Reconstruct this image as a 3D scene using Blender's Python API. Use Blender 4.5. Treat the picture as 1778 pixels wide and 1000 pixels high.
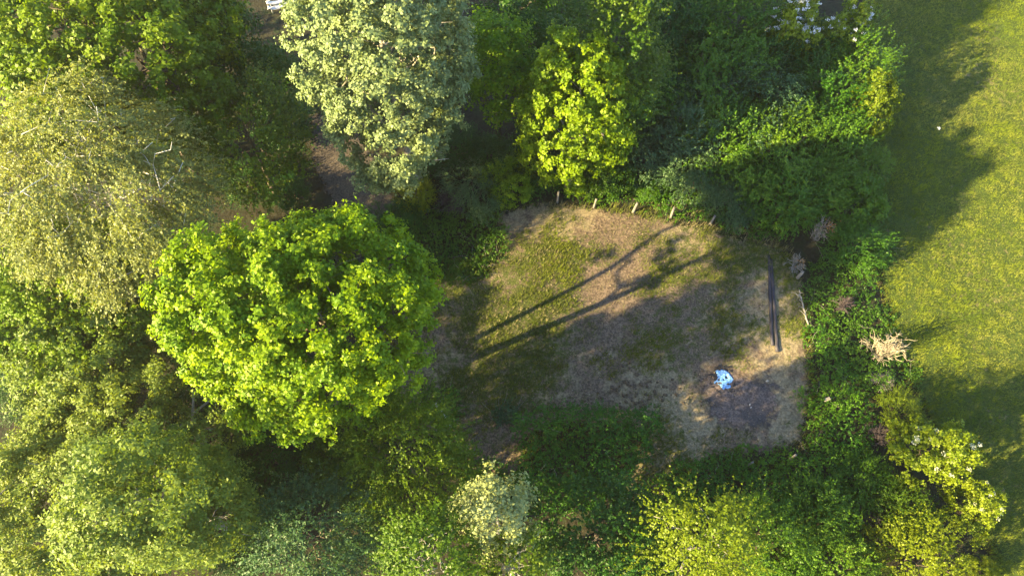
import bpy, math, random
import numpy as np
from mathutils import Vector, Matrix

for o in list(bpy.data.objects):
    bpy.data.objects.remove(o)
S = bpy.context.scene
COL = S.collection
R = math.radians
rng = np.random.default_rng(11)

# ------------------------------------------------------------------ camera
TILT, DIST, LENS = 25.0, 41.0, 25.0
cam_d = bpy.data.cameras.new('camera'); cam = bpy.data.objects.new('camera', cam_d); COL.objects.link(cam)
cam_d.lens = LENS; cam_d.sensor_width = 36; cam_d.clip_end = 600
cam.location = (0, -DIST*math.sin(R(TILT)), DIST*math.cos(R(TILT)))
cam.rotation_euler = (R(TILT), 0, 0)
S.camera = cam

# ------------------------------------------------------------------ sky, sun, exposure
SUN_EL, SUN_AZ = 22.5, 25.0          # light travels towards +X turned SUN_AZ degrees to +Y
sdir = Vector((math.cos(R(SUN_EL))*math.cos(R(SUN_AZ)), math.cos(R(SUN_EL))*math.sin(R(SUN_AZ)), -math.sin(R(SUN_EL))))
W = bpy.data.worlds.new('World'); S.world = W; W.use_nodes = True
wn = W.node_tree.nodes; bg = wn['Background']
sky = wn.new('ShaderNodeTexSky'); sky.sky_type = 'NISHITA'; sky.sun_disc = False
sky.sun_elevation = R(SUN_EL); sky.sun_rotation = math.atan2(-sdir.x, -sdir.y)
sky.air_density = 1.0; sky.dust_density = 0.6; sky.ozone_density = 1.6
W.node_tree.links.new(sky.outputs[0], bg.inputs[0]); bg.inputs[1].default_value = 0.075
sd = bpy.data.lights.new('sun', 'SUN'); sd.energy = 5.0; sd.angle = R(0.55); sd.color = (1.0, 0.78, 0.37)
sun = bpy.data.objects.new('sun', sd); COL.objects.link(sun)
sun.rotation_euler = sdir.to_track_quat('-Z', 'Y').to_euler()
S.view_settings.view_transform = 'Standard'; S.view_settings.look = 'None'
S.view_settings.gamma = 1; S.view_settings.exposure = 2.75
S.view_settings.use_curve_mapping = False
S.render.engine = 'CYCLES'
S.cycles.use_denoising = True
S.cycles.max_bounces = 6; S.cycles.diffuse_bounces = 3; S.cycles.transmission_bounces = 4
S.cycles.transparent_max_bounces = 6; S.cycles.volume_bounces = 0; S.cycles.glossy_bounces = 2
S.cycles.caustics_reflective = False; S.cycles.caustics_refractive = False
S.cycles.sample_clamp_indirect = 6

# ------------------------------------------------------------------ layout helper: a picture point at a height -> place on the land
FPX = LENS/36*1778
def at(px, py, z=0.0):
    d = Vector(((px-889)/FPX, -(py-500)/FPX, -1.0))
    d.rotate(cam.rotation_euler)
    t = (z-cam.location.z)/d.z
    return cam.location + d*t
def metres(px, py, z, r):
    return r*(at(px, py, z)-cam.location).length*math.cos(math.atan(math.hypot(px-889, py-500)/FPX))/FPX

# ------------------------------------------------------------------ mesh helpers
def link(o, parent=None):
    COL.objects.link(o)
    if parent is not None: o.parent = parent
    return o
def tag(o, label=None, cat=None, group=None, kind=None):
    if label: o['label'] = label
    if cat: o['category'] = cat
    if group: o['group'] = group
    if kind: o['kind'] = kind
    return o
def empty(name, loc, rz=0, s=(1, 1, 1)):
    o = bpy.data.objects.new(name, None); o.location = loc; o.rotation_euler = (0, 0, rz); o.scale = s
    o.empty_display_size = .2
    return link(o)
def np_mesh(name, V, F, attrs=None, smooth=False):
    """V (n,3); F list of (k,m) int arrays with m = 3 or 4."""
    me = bpy.data.meshes.new(name)
    V = np.asarray(V, np.float32)
    me.vertices.add(len(V)); me.vertices.foreach_set('co', V.ravel())
    if not isinstance(F, list): F = [F]
    loops = np.concatenate([f.ravel() for f in F]).astype(np.int32)
    tot = np.concatenate([np.full(len(f), f.shape[1]) for f in F]).astype(np.int32)
    start = np.concatenate([[0], np.cumsum(tot)[:-1]]).astype(np.int32)
    me.loops.add(len(loops)); me.loops.foreach_set('vertex_index', loops)
    me.polygons.add(len(tot)); me.polygons.foreach_set('loop_start', start)
    me.polygons.foreach_set('loop_total', tot)
    if smooth: me.polygons.foreach_set('use_smooth', np.ones(len(tot), bool))
    for k, a in (attrs or {}).items():
        at_ = me.attributes.new(k, 'FLOAT', 'POINT'); at_.data.foreach_set('value', np.asarray(a, np.float32))
    me.update(); me.validate()
    return me
def obj(name, me, mat, parent=None):
    o = bpy.data.objects.new(name, me)
    if len(me.materials) == 0: me.materials.append(None)
    o.material_slots[0].link = 'OBJECT'; o.material_slots[0].material = mat
    return link(o, parent)
def unit(v):
    return v/np.maximum(np.linalg.norm(v, axis=-1, keepdims=True), 1e-9)
class Noise:
    def __init__(s, seed, n=24, f=1.0):
        r = np.random.default_rng(seed); a = r.uniform(0, 6.283, n); k = f*2**r.uniform(-1.2, 1.6, n)
        s.kx, s.ky, s.kz = k*np.cos(a), k*np.sin(a), k*r.normal(0, .6, n)
        s.ph = r.uniform(0, 6.283, n); s.w = (1/k)**.6; s.w /= np.sqrt((s.w**2).sum()/2)
    def __call__(s, x, y, z=0.0):
        x, y, z = np.broadcast_arrays(np.asarray(x, float), y, z)
        out = np.zeros(x.shape)
        for i in range(len(s.w)): out += s.w[i]*np.cos(s.kx[i]*x+s.ky[i]*y+s.kz[i]*z+s.ph[i])
        return out

# ---- leaves: kite-shaped blades, each with its own direction
def leaves(P, N, T, L, Wd, tint, fold=.12):
    n = len(P); N = unit(N); T = unit(T-N*(T*N).sum(1, keepdims=True)); Sd = np.cross(N, T)
    L = np.asarray(L)[:, None]; Wd = np.asarray(Wd)[:, None]
    V = np.empty((n, 4, 3), np.float32)
    V[:, 0] = P-T*L*.5
    V[:, 1] = P+Sd*Wd*.5+N*L*fold-T*L*.02
    V[:, 2] = P+T*L*.5
    V[:, 3] = P-Sd*Wd*.5+N*L*fold-T*L*.02
    return V.reshape(-1, 3), np.repeat(tint, 4)
def leaf_mesh(name, parts):
    V = np.concatenate([p[0] for p in parts]); t = np.concatenate([p[1] for p in parts])
    F = np.arange(len(V)).reshape(-1, 4)
    return np_mesh(name, V, F, {'tint': t})

# ---- tubes for wood
def tubes(paths, sides=6):
    VV, FF, b = [], [], 0
    for pts, rad in paths:
        pts = np.asarray(pts, float); n = len(pts)
        t = unit(np.gradient(pts, axis=0)); ref = np.where(np.abs(t[:, 2:3]) > .9, [[1., 0, 0]], [[0, 0, 1.]])
        u = unit(np.cross(t, ref)); v = np.cross(t, u)
        a = np.linspace(0, 2*np.pi, sides, endpoint=False)
        ring = pts[:, None]+np.asarray(rad, float)[:, None, None]*(u[:, None]*np.cos(a)[None, :, None]+v[:, None]*np.sin(a)[None, :, None])
        VV.append(ring.reshape(-1, 3)); VV.append(pts[[0, -1]])
        i = np.arange(n-1)[:, None]*sides+np.arange(sides)[None]; j = np.arange(n-1)[:, None]*sides+(np.arange(sides)[None]+1) % sides
        FF.append((b+np.stack([i, j, j+sides, i+sides], -1)).reshape(-1, 4))
        k = np.arange(sides); c0, c1 = b+n*sides, b+n*sides+1
        FF.append(b+0*k[:, None]+np.stack([(k+1) % sides, k, np.full(sides, n*sides), np.full(sides, n*sides)], 1)[:, :4])
        e = (n-1)*sides
        FF.append(b+np.stack([e+k, e+(k+1) % sides, np.full(sides, n*sides+1), np.full(sides, n*sides+1)], 1))
        b += n*sides+2
    V = np.concatenate(VV); quads = [f for f in FF]
    Q = np.concatenate(quads)
    tri = Q[:, 2] == Q[:, 3]
    return V, [Q[~tri], Q[tri][:, :3]]
def curve(p0, p1, bend, n, r_, wob=.05):
    p0, p1, bend = map(lambda q: np.asarray(q, float), (p0, p1, bend))
    t = np.linspace(0, 1, n)[:, None]
    c = (p0+p1)/2+bend
    P = (1-t)**2*p0+2*t*(1-t)*c+t*t*p1
    L = np.linalg.norm(p1-p0)
    P[1:-1] += r_.normal(0, wob*L/n, (n-2, 3))
    return P

# ------------------------------------------------------------------ crowns
def lobes(r_, k=9, amp=.22):
    d = unit(r_.normal(size=(k, 3))); a = r_.uniform(.4, 1, k)*amp; s = r_.choice([-.7, 1, 1], k)
    d2 = unit(r_.normal(size=(46, 3))); a2 = r_.uniform(.3, 1, 46)*r_.choice([-.16, .16], 46)
    def f(u): return 1+((np.maximum(u@d.T, 0)**6)*(a*s)).sum(1)+((np.maximum(u@d2.T, 0)**26)*a2).sum(1)
    return f
def crown(seed, rx, rz, style, leaf=.2, nclump=170, per=230, clump=.8, wide=.75, droop=0., gaps=.0, skirt=-.45, amp=.22, cone=0., hang=0, hang_z=(.4, 1.2)):
    """leaves round the origin (crown centre); returns parts, clump centres"""
    r_ = np.random.default_rng(seed); lob = lobes(r_, amp=amp)
    i = np.arange(nclump)+.5
    z = 1-(1-skirt)*i/nclump; ph = i*2.39996+r_.normal(0, .35, nclump)
    z = np.clip(z+r_.normal(0, .06, nclump), skirt, 1)
    d = np.stack([np.sqrt(np.maximum(1-z*z, 0))*np.cos(ph), np.sqrt(np.maximum(1-z*z, 0))*np.sin(ph), z], 1)
    fr = np.where(r_.random(nclump) < .7, r_.uniform(.84, 1.02, nclump), r_.uniform(.45, .8, nclump))*lob(d)
    C = d*fr[:, None]*np.array([rx, rx, rz])
    if cone: C[:, :2] *= (1-cone*np.clip(C[:, 2:3]/rz, -.3, 1))
    keep = r_.random(nclump) > gaps
    C, d = C[keep], d[keep]
    if hang:
        a = r_.uniform(0, 6.283, hang); q = rx*np.sqrt(r_.random(hang))*.85
        H = np.stack([q*np.cos(a), q*np.sin(a), -rz*r_.uniform(*hang_z, hang)], 1)
        C = np.concatenate([C, H]); d = np.concatenate([d, unit(H*np.array([1, 1, .2]))])
    m = len(C)
    parts = []
    rc = clump*r_.uniform(.65, 1.3, m); ctint = np.clip(r_.normal(.5, .3, m), 0, 1)
    out = unit(d*np.array([1/rx, 1/rx, 1/rz])*rx+np.array([0, 0, .25]))
    cnt = np.maximum((per*(rc/clump)**2).astype(int), 8)
    k = np.repeat(np.arange(m), cnt); n = len(k)
    if style == 'clump':
        # sprigs inside each clump, leaves round each sprig
        nsp = 8; so = unit(r_.normal(size=(m, nsp, 3)))*(r_.uniform(.25, 1.15, (m, nsp, 1))); so += out[:, None]*.25
        j = r_.integers(0, nsp, n); sc = so[k, j]*rc[k][:, None]
        u = unit(sc+r_.normal(0, .3, (n, 3))*rc[k][:, None])
        P = C[k]+sc*np.array([1, 1, .85])+r_.normal(0, .24, (n, 3))*rc[k][:, None]*np.array([1, 1, .7])
        Nn = unit(u*.7+out[k]*.5+np.array([0, 0, .3])+r_.normal(0, .5, (n, 3)))
        T = unit(u+r_.normal(0, .6, (n, 3))-np.array([0, 0, .35]))
        L = leaf*r_.uniform(.6, 1.35, n)
    elif style == 'shoots':
        per_s = 16; ns = n//per_s+1; ks = r_.choice(k, ns)
        b = C[ks]+r_.normal(0, .42, (ns, 3))*rc[ks][:, None]
        sdn = unit(out[ks]*.9+r_.normal(0, .5, (ns, 3))+np.array([0, 0, .35]))
        Ls = clump*r_.uniform(.5, 1.5, ns)
        k2 = np.repeat(np.arange(ns), per_s); n = len(k2); s = r_.random(n)
        curvez = -droop*(s**2)[:, None]*np.array([0, 0, 1.])*Ls[k2][:, None]
        side = unit(np.cross(sdn[k2], r_.normal(size=(n, 3))))
        P = b[k2]+sdn[k2]*(s*Ls[k2])[:, None]+curvez+side*(leaf*.45*(1.15-s))[:, None]
        Nn = unit(np.array([0, 0, .7])+out[ks][k2]*.5+side*.35+r_.normal(0, .4, (n, 3)))
        T = unit(side+sdn[k2]*.6); L = leaf*r_.uniform(.6, 1.3, n)*(1.1-.45*s); k = ks[k2]
    elif style == 'weep':
        per_s = 22; ns = n//per_s+1; ks = r_.choice(k, ns)
        b = C[ks]+r_.normal(0, .55, (ns, 3))*rc[ks][:, None]
        h = d[ks].copy(); h[:, 2] = 0; h = unit(h+r_.normal(0, .35, (ns, 3))*np.array([1, 1, .2]))
        Ls = clump*r_.uniform(.8, 2.1, ns)
        k2 = np.repeat(np.arange(ns), per_s); n = len(k2); s = r_.random(n)
        P = b[k2]+h[k2]*(Ls[k2]*s*.95)[:, None]-np.array([0, 0, 1.])*(Ls[k2]*(droop*s**2))[:, None]+r_.normal(0, leaf*.35, (n, 3))
        Nn = unit(np.array([0, 0, .6])+h[k2]*.5+r_.normal(0, .55, (n, 3)))
        T = unit(h[k2]-np.array([0, 0, 1.])*(2*droop*s)[:, None]+r_.normal(0, .45, (n, 3)))
        L = leaf*r_.uniform(.6, 1.4, n); k = ks[k2]
    tint = np.clip(ctint[k]*.6+r_.random(n)*.4, 0, 1)
    parts.append(leaves(P, Nn, T, L, L*wide, tint))
    return parts, C

def wood(seed, C, zc, rz, trunk_r, limbs=16, top=.55, lean=(0, 0), stems=None, low=.22, reach=.9):
    r_ = np.random.default_rng(seed+77)
    h = zc+rz*top; n = 9
    t = np.linspace(0, 1, n)
    T = np.stack([lean[0]*(t-1)+np.cumsum(r_.normal(0, .05, n))*trunk_r*4, lean[1]*(t-1)+np.cumsum(r_.normal(0, .05, n))*trunk_r*4, t*h-.15], 1)
    rad = trunk_r*np.interp(t, [0, .05, .5, 1], [1.5, 1.05, .75, .12])
    paths = [(T, rad)]
    for (bx, by, sx, sy) in (stems or []):
        q = np.stack([bx+sx*t**1.3, by+sy*t**1.3, t*h*.95-.15], 1)+np.cumsum(r_.normal(0, .12, (n, 3))*np.array([1, 1, .2]), 0)*trunk_r*5
        paths.append((q, rad*r_.uniform(.55, .85)))
    idx = r_.permutation(len(C))[:limbs]
    for i in idx:
        e = C[i]*reach+np.array([0, 0, zc]); hb = np.clip((e[2]-np.linalg.norm(e[:2])*.6)/h, low, .93)
        j = hb*(n-1); a = int(j); f = j-a
        b = T[a]*(1-f)+T[min(a+1, n-1)]*f; rb = np.interp(hb, t, rad)*.55
        P = curve(b, e, (0, 0, .12*np.linalg.norm(e-b)), 7, r_, .5)
        paths.append((P, np.linspace(rb, max(rb*.25, .014), 7)))
        for q in range(2):
            m = r_.integers(3, 6); e2 = P[m]+r_.normal(0, .22, 3)*np.linalg.norm(e-b)+np.array([0, 0, .1])
            paths.append((curve(P[m], e2, (0, 0, .05), 4, r_, .4), np.linspace(rb*.4, .01, 4)))
    return tubes(paths, 6)

# ------------------------------------------------------------------ materials
def new_mat(name):
    m = bpy.data.materials.new(name); m.use_nodes = True; nt = m.node_tree; nt.nodes.clear()
    out = nt.nodes.new('ShaderNodeOutputMaterial')
    return m, nt, nt.nodes, nt.links, out
def vivid(c, k=1.22):
    l = .3*c[0]+.6*c[1]+.1*c[2]
    return tuple(max(.003, l+(v-l)*k) for v in c)
def leaf_mat(name, dark, light, trans=.42, tcol=(1.4, 1.3, .40), rough=.5, spec=.3, sat=1.38):
    dark, light = vivid(dark, sat), vivid(light, sat)
    m, nt, N, L, out = new_mat(name)
    a = N.new('ShaderNodeAttribute'); a.attribute_name = 'tint'
    mix = N.new('ShaderNodeMix'); mix.data_type = 'RGBA'; mix.inputs[6].default_value = (*dark, 1); mix.inputs[7].default_value = (*light, 1)
    L.new(a.outputs['Fac'], mix.inputs[0])
    oi = N.new('ShaderNodeObjectInfo'); mr = N.new('ShaderNodeMapRange'); mr.inputs[3].default_value = .82; mr.inputs[4].default_value = 1.2
    L.new(oi.outputs['Random'], mr.inputs[0])
    hs = N.new('ShaderNodeHueSaturation'); L.new(mix.outputs[2], hs.inputs['Color']); L.new(mr.outputs[0], hs.inputs['Value'])
    mh = N.new('ShaderNodeMapRange'); mh.inputs[3].default_value = .515; mh.inputs[4].default_value = .485
    L.new(oi.outputs['Random'], mh.inputs[0]); L.new(mh.outputs[0], hs.inputs['Hue'])
    p = N.new('ShaderNodeBsdfPrincipled'); p.inputs['Roughness'].default_value = rough; p.inputs['Specular IOR Level'].default_value = spec
    L.new(hs.outputs[0], p.inputs['Base Color'])
    mu = N.new('ShaderNodeMix'); mu.data_type = 'RGBA'; mu.blend_type = 'MULTIPLY'; mu.inputs[0].default_value = 1; mu.inputs[7].default_value = (*tcol, 1)
    L.new(hs.outputs[0], mu.inputs[6])
    t = N.new('ShaderNodeBsdfTranslucent'); L.new(mu.outputs[2], t.inputs[0])
    ms = N.new('ShaderNodeMixShader'); ms.inputs[0].default_value = trans
    L.new(p.outputs[0], ms.inputs[1]); L.new(t.outputs[0], ms.inputs[2]); L.new(ms.outputs[0], out.inputs[0])
    return m
def noise_mat(name, cols, scale=4., rough=.85, bump=.3, detail=6., stretch=(1, 1, 1), bscale=None, dist=.02, spec=.25):
    """cols: [(pos, rgb) ...] driven by object-space noise"""
    m, nt, N, L, out = new_mat(name)
    tc = N.new('ShaderNodeTexCoord'); mp = N.new('ShaderNodeMapping'); mp.inputs['Scale'].default_value = stretch
    L.new(tc.outputs['Object'], mp.inputs[0])
    n = N.new('ShaderNodeTexNoise'); n.inputs['Scale'].default_value = scale; n.inputs['Detail'].default_value = detail; n.inputs['Roughness'].default_value = .65
    L.new(mp.outputs[0], n.inputs['Vector'])
    cr = N.new('ShaderNodeValToRGB'); e = cr.color_ramp.elements
    while len(e) < len(cols): e.new(.5)
    for el, (p_, c_) in zip(e, cols): el.position = p_; el.color = (*c_, 1)
    L.new(n.outputs['Fac'], cr.inputs[0])
    p = N.new('ShaderNodeBsdfPrincipled'); p.inputs['Roughness'].default_value = rough; p.inputs['Specular IOR Level'].default_value = spec
    L.new(cr.outputs[0], p.inputs['Base Color'])
    n2 = N.new('ShaderNodeTexNoise'); n2.inputs['Scale'].default_value = bscale or scale*3; n2.inputs['Detail'].default_value = 5
    L.new(mp.outputs[0], n2.inputs['Vector'])
    b = N.new('ShaderNodeBump'); b.inputs['Strength'].default_value = bump; b.inputs['Distance'].default_value = dist
    L.new(n2.outputs['Fac'], b.inputs['Height']); L.new(b.outputs[0], p.inputs['Normal'])
    L.new(p.outputs[0], out.inputs[0])
    return m

M = {}
M['maple'] = leaf_mat('maple leaf', (.085, .160, .005), (.225, .305, .010), .46)
M['whitebeam'] = leaf_mat('grey green leaf', (.158, .209, .088), (.305, .362, .165), .30, (1.3, 1.2, .6), sat=1.08)
M['fieldmaple'] = leaf_mat('light green leaf', (.120, .180, .026), (.235, .305, .058), .42)
M['oak'] = leaf_mat('mid green leaf', (.050, .095, .012), (.100, .150, .022), .38)
M['ash'] = leaf_mat('ash leaf', (.080, .135, .012), (.165, .220, .022), .42)
M['shade_green'] = leaf_mat('dark green leaf with shade', (.018, .050, .011), (.042, .090, .019), .30)  # green deepened so the leaves themselves carry the shade of the gaps
M['birch'] = leaf_mat('birch leaf', (.120, .155, .058), (.220, .255, .115), .38, sat=1.2)
M['hornbeam'] = leaf_mat('hornbeam leaf', (.105, .175, .009), (.200, .270, .016), .45)
M['willow'] = leaf_mat('willow leaf', (.135, .185, .048), (.250, .300, .100), .38, sat=1.25)
M['hawthorn'] = leaf_mat('hawthorn leaf', (.046, .100, .021), (.100, .163, .038), .35)
M['hazel'] = leaf_mat('hazel leaf', (.055, .100, .012), (.120, .160, .024), .38)
M['blue'] = leaf_mat('blue shaded leaf', (.040, .080, .038), (.085, .130, .070), .30)  # bluish cast of skylit shade put into the leaf colour
M['bramble'] = leaf_mat('bramble leaf', (.032, .085, .018), (.090, .165, .036), .30)
M['elder'] = leaf_mat('elder leaf', (.125, .170, .028), (.235, .280, .058), .38, sat=1.25)
M['yellow'] = leaf_mat('sunlit yellow leaf', (.110, .150, .015), (.190, .220, .030), .42)  # yellow of the low sun put into the leaves of lit shrubs
M['flower'] = leaf_mat('sunlit elder blossom', (.55, .55, .42), (.75, .74, .62), .25, (1, 1, .9))  # sun's warmth put into the blossom colour of the lit elders
M['white_flower'] = leaf_mat('white blossom', (.6, .6, .62), (.8, .8, .82), .2, (1, 1, 1))
M['yellow_flower'] = leaf_mat('yellow blossom', (.45, .36, .02), (.60, .50, .04), .3, (1, 1, .6))
M['nettle'] = leaf_mat('nettle leaf', (.032, .075, .018), (.070, .130, .032), .30)
M['bark'] = noise_mat('brown bark', [(.3, (.055, .042, .032)), (.7, (.16, .13, .10))], 6, .9, .6, stretch=(3, 3, .6))
M['pale_bark'] = noise_mat('pale grey bark', [(.3, (.20, .18, .15)), (.7, (.42, .39, .34))], 6, .85, .5, stretch=(3, 3, .6))
M['birch_bark'] = noise_mat('white birch bark', [(.28, (.10, .09, .08)), (.42, (.55, .53, .49)), (.8, (.74, .72, .67))], 5, .7, .3, stretch=(1, 1, 3))
M['twig'] = noise_mat('dead pale twig', [(.3, (.27, .225, .155)), (.7, (.50, .43, .32))], 8, .85, .3)
M['grey_twig'] = noise_mat('grey weathered twig', [(.3, (.15, .14, .125)), (.7, (.33, .31, .28))], 8, .85, .3)
M['rust_twig'] = noise_mat('brown dead leaves', [(.3, (.20, .10, .04)), (.7, (.40, .22, .09))], 8, .85, .3)
M['purple_twig'] = noise_mat('purple brown twig', [(.3, (.05, .04, .045)), (.7, (.105, .08, .088))], 8, .85, .3)
M['post'] = noise_mat('weathered oak post', [(.3, (.11, .10, .09)), (.7, (.28, .26, .235))], 8, .85, .5, stretch=(4, 4, .7))
M['char'] = noise_mat('charred wood', [(.35, (.012, .012, .016)), (.75, (.05, .048, .055))], 7, .75, .7)
M['pole'] = noise_mat('tarred pole', [(.30, (.018, .018, .026)), (.52, (.045, .042, .055)), (.68, (.12, .085, .065))], 1.1, .6, .5, stretch=(1, 1, 1), bscale=14)
M['plastic'] = noise_mat('weathered white plastic', [(.3, (.55, .56, .58)), (.7, (.72, .73, .75))], 4, .5, .08)

# ------------------------------------------------------------------ land
def poly_sd(x, y, poly):
    """signed distance, positive inside"""
    P = np.asarray(poly, float); Q = np.roll(P, -1, 0)
    best = np.full(x.shape, 1e9); inside = np.zeros(x.shape, bool)
    for (ax, ay), (bx, by) in zip(P, Q):
        dx, dy = bx-ax, by-ay
        t = np.clip(((x-ax)*dx+(y-ay)*dy)/(dx*dx+dy*dy+1e-12), 0, 1)
        best = np.minimum(best, np.hypot(x-ax-t*dx, y-ay-t*dy))
        c = (ay > y) != (by > y)
        with np.errstate(divide='ignore', invalid='ignore'):
            inside ^= c & (x < dx*(y-ay)/(dy if dy else 1e-12)+ax)
    return np.where(inside, best, -best)
def ground_poly(pts): return [(lambda v: (v.x, v.y))(at(px, py)) for px, py in pts]
def sheet(name, poly, step, z, margin, attr_fn, mat, height=None):
    P = np.asarray(poly); x0, y0 = P.min(0)-margin-step; x1, y1 = P.max(0)+margin+step
    xs = np.arange(x0, x1+step, step); ys = np.arange(y0, y1+step, step)
    X, Y = np.meshgrid(xs, ys); sdv = poly_sd(X, Y, poly)
    Z = np.full(X.shape, z) if height is None else z+height(X, Y, sdv)
    n = len(xs); i = (np.arange(len(ys)-1)[:, None]*n+np.arange(n-1)[None]).ravel()
    F = np.stack([i, i+1, i+n+1, i+n], 1); sf = sdv.ravel()
    F = F[(sf[F] > -margin).all(1)]
    used = np.unique(F); mp = np.full(X.size, -1); mp[used] = np.arange(len(used))
    V = np.stack([X.ravel(), Y.ravel(), Z.ravel()], 1)[used]
    at_ = attr_fn(V[:, 0], V[:, 1]); at_['edge'] = sf[used]
    o = obj(name, np_mesh(name, V, mp[F], at_, True), mat)
    return tag(o, kind='structure')

def ground_mat(name, soil, green, straw, edge_w=.5, holes=None, extra=None):
    m, nt, N, L, out = new_mat(name)
    geo = N.new('ShaderNodeNewGeometry')
    def attr(n_): a = N.new('ShaderNodeAttribute'); a.attribute_name = n_; return a.outputs['Fac']
    def noise(sc, det=6, ro=.65):
        n = N.new('ShaderNodeTexNoise'); n.inputs['Scale'].default_value = sc; n.inputs['Detail'].default_value = det; n.inputs['Roughness'].default_value = ro
        L.new(geo.outputs['Position'], n.inputs['Vector']); return n.outputs['Fac']
    def math_(op, a, b):
        n = N.new('ShaderNodeMath'); n.operation = op
        for k, v in enumerate((a, b)):
            if isinstance(v, (int, float)): n.inputs[k].default_value = v
            else: L.new(v, n.inputs[k])
        return n.outputs[0]
    def ramp(f, lo, hi):
        r = N.new('ShaderNodeMapRange'); r.interpolation_type = 'SMOOTHSTEP'; r.inputs[1].default_value = lo; r.inputs[2].default_value = hi
        L.new(f, r.inputs[0]); return r.outputs[0]
    def mix(f, a, b):
        n = N.new('ShaderNodeMix'); n.data_type = 'RGBA'; L.new(f, n.inputs[0])
        for k, v in ((6, a), (7, b)):
            if isinstance(v, tuple): n.inputs[k].default_value = (*v, 1)
            else: L.new(v, n.inputs[k])
        return n.outputs[2]
    fine, mid = noise(9), noise(1.6)
    s2 = mix(ramp(fine, .35, .65), tuple(.45*c for c in soil), tuple(1.4*c for c in soil))
    st = mix(ramp(fine, .35, .68), tuple(.6*c for c in straw), tuple(1.2*c for c in straw))
    gr = mix(ramp(noise(14), .35, .66), tuple(.5*c for c in green), tuple(1.3*c for c in green))
    c = mix(ramp(math_('ADD', attr('straw'), math_('MULTIPLY', math_('SUBTRACT', mid, .5), 2.4)), .25, .75), s2, st)
    g = math_('ADD', attr('green'), math_('MULTIPLY', math_('SUBTRACT', noise(3.1, 8, .7), .5), 2.8))
    c = mix(ramp(g, .3, .75), c, gr)
    p = N.new('ShaderNodeBsdfPrincipled'); p.inputs['Roughness'].default_value = .95; p.inputs['Specular IOR Level'].default_value = .15
    L.new(c, p.inputs['Base Color'])
    b = N.new('ShaderNodeBump'); b.inputs['Strength'].default_value = .5; b.inputs['Distance'].default_value = .06
    L.new(noise(18, 8, .75), b.inputs['Height']); L.new(b.outputs[0], p.inputs['Normal'])
    e = ramp(math_('ADD', attr('edge'), math_('MULTIPLY', math_('SUBTRACT', noise(2.2, 6), .5), edge_w*3)), -edge_w*.4, edge_w*.5)
    tr = N.new('ShaderNodeBsdfTransparent'); ms = N.new('ShaderNodeMixShader')
    L.new(e, ms.inputs[0]); L.new(tr.outputs[0], ms.inputs[1]); L.new(p.outputs[0], ms.inputs[2]); L.new(ms.outputs[0], out.inputs[0])
    return m

def blob(x, y, spots):
    """soft patches given as picture points: (px, py, radius px, weight)"""
    v = np.zeros(x.shape)
    for px, py, r_, w in spots:
        c = at(px, py); rr = r_/30
        v += w*np.exp(-((x-c.x)**2+(y-c.y)**2)/(rr*rr))
    return v

GH = 115.0
forest_floor = noise_mat('forest floor with shade', [(.3, (.012, .012, .007)), (.5, (.026, .024, .013)), (.62, (.020, .032, .010)), (.8, (.05, .045, .028))], 1.3, .95, .8, 8, dist=.1)  # litter tones taken near black to carry the shade under the crowns
gx = np.array([[-GH, -GH, 0], [GH, -GH, 0], [GH, GH, 0], [-GH, GH, 0]])
tag(obj('ground', np_mesh('ground', gx, np.array([[0, 1, 2, 3]])), forest_floor), kind='structure')

CLEAR = ground_poly([(640, 700), (690, 600), (700, 520), (735, 480), (830, 485), (880, 440), (862, 370), (940, 355), (1050, 365), (1140, 380), (1230, 402),
                     (1310, 418), (1345, 430), (1385, 465), (1398, 560), (1404, 680), (1396, 765), (1330, 785), (1250, 795), (1180, 820), (1120, 860),
                     (1080, 860), (1110, 790), (1130, 760), (1080, 740), (960, 735), (910, 770), (912, 805), (885, 835), (845, 830), (790, 780), (720, 740)])
MEADOW = ground_poly([(1525, -120), (1508, 60), (1500, 170), (1512, 350), (1520, 440), (1545, 520), (1560, 600), (1590, 680), (1650, 790), (1700, 900), (1730, 960), (1735, 1200)])+[(70, -25), (70, 50), (20, 50)]
n1, n2, n3 = Noise(3, f=.9), Noise(5, f=.5), Noise(9, f=2.2)
GREEN = [(960, 455, 60, .7), (870, 520, 90, .5), (1050, 480, 80, .35), (900, 600, 120, .45), (1010, 560, 90, .35), (1130, 570, 70, .3), (1290, 450, 60, .4), (1360, 560, 35, .7), (1320, 600, 60, .3),
         (1200, 480, 60, .15), (1000, 430, 50, .3), (1350, 640, 30, .4), (1200, 620, 60, .25), (1280, 790, 60, .5), (780, 470, 50, .5), (830, 700, 50, .25), (900, 640, 60, .25)]
STRAW = [(1120, 660, 110, .7), (1170, 400, 60, .9), (990, 365, 90, .5), (1180, 740, 80, .6), (1370, 690, 40, .6), (1370, 760, 50, .5), (870, 560, 60, .25), (1230, 540, 90, .35), (940, 640, 70, .2), (810, 520, 50, .4), (1370, 600, 40, .4)]
def clear_attr(x, y):
    g = np.clip(.30+.36*blob(x, y, GREEN)+.15*n1(x, y)-.12*blob(x, y, STRAW), 0, .7)
    s = np.clip(.22+.8*blob(x, y, STRAW)+.18*n2(x, y), 0, 1.2)
    return {'green': g, 'straw': s}
def meadow_attr(x, y):
    return {'green': np.clip(.95+.1*n1(x, y), 0, 1.3), 'straw': np.clip(.4+.2*n2(x, y), 0, 1)}
undul = lambda X, Y, s: (.03*np.clip(n1(X, Y), -1.8, 1.8)+.085)*np.clip(s+.7, 0, 1.5)/1.5
sheet('clearing', CLEAR, .25, .010, .7, clear_attr, ground_mat('dry turf', (.138, .102, .076), (.066, .082, .020), (.255, .208, .132)), undul)
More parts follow.
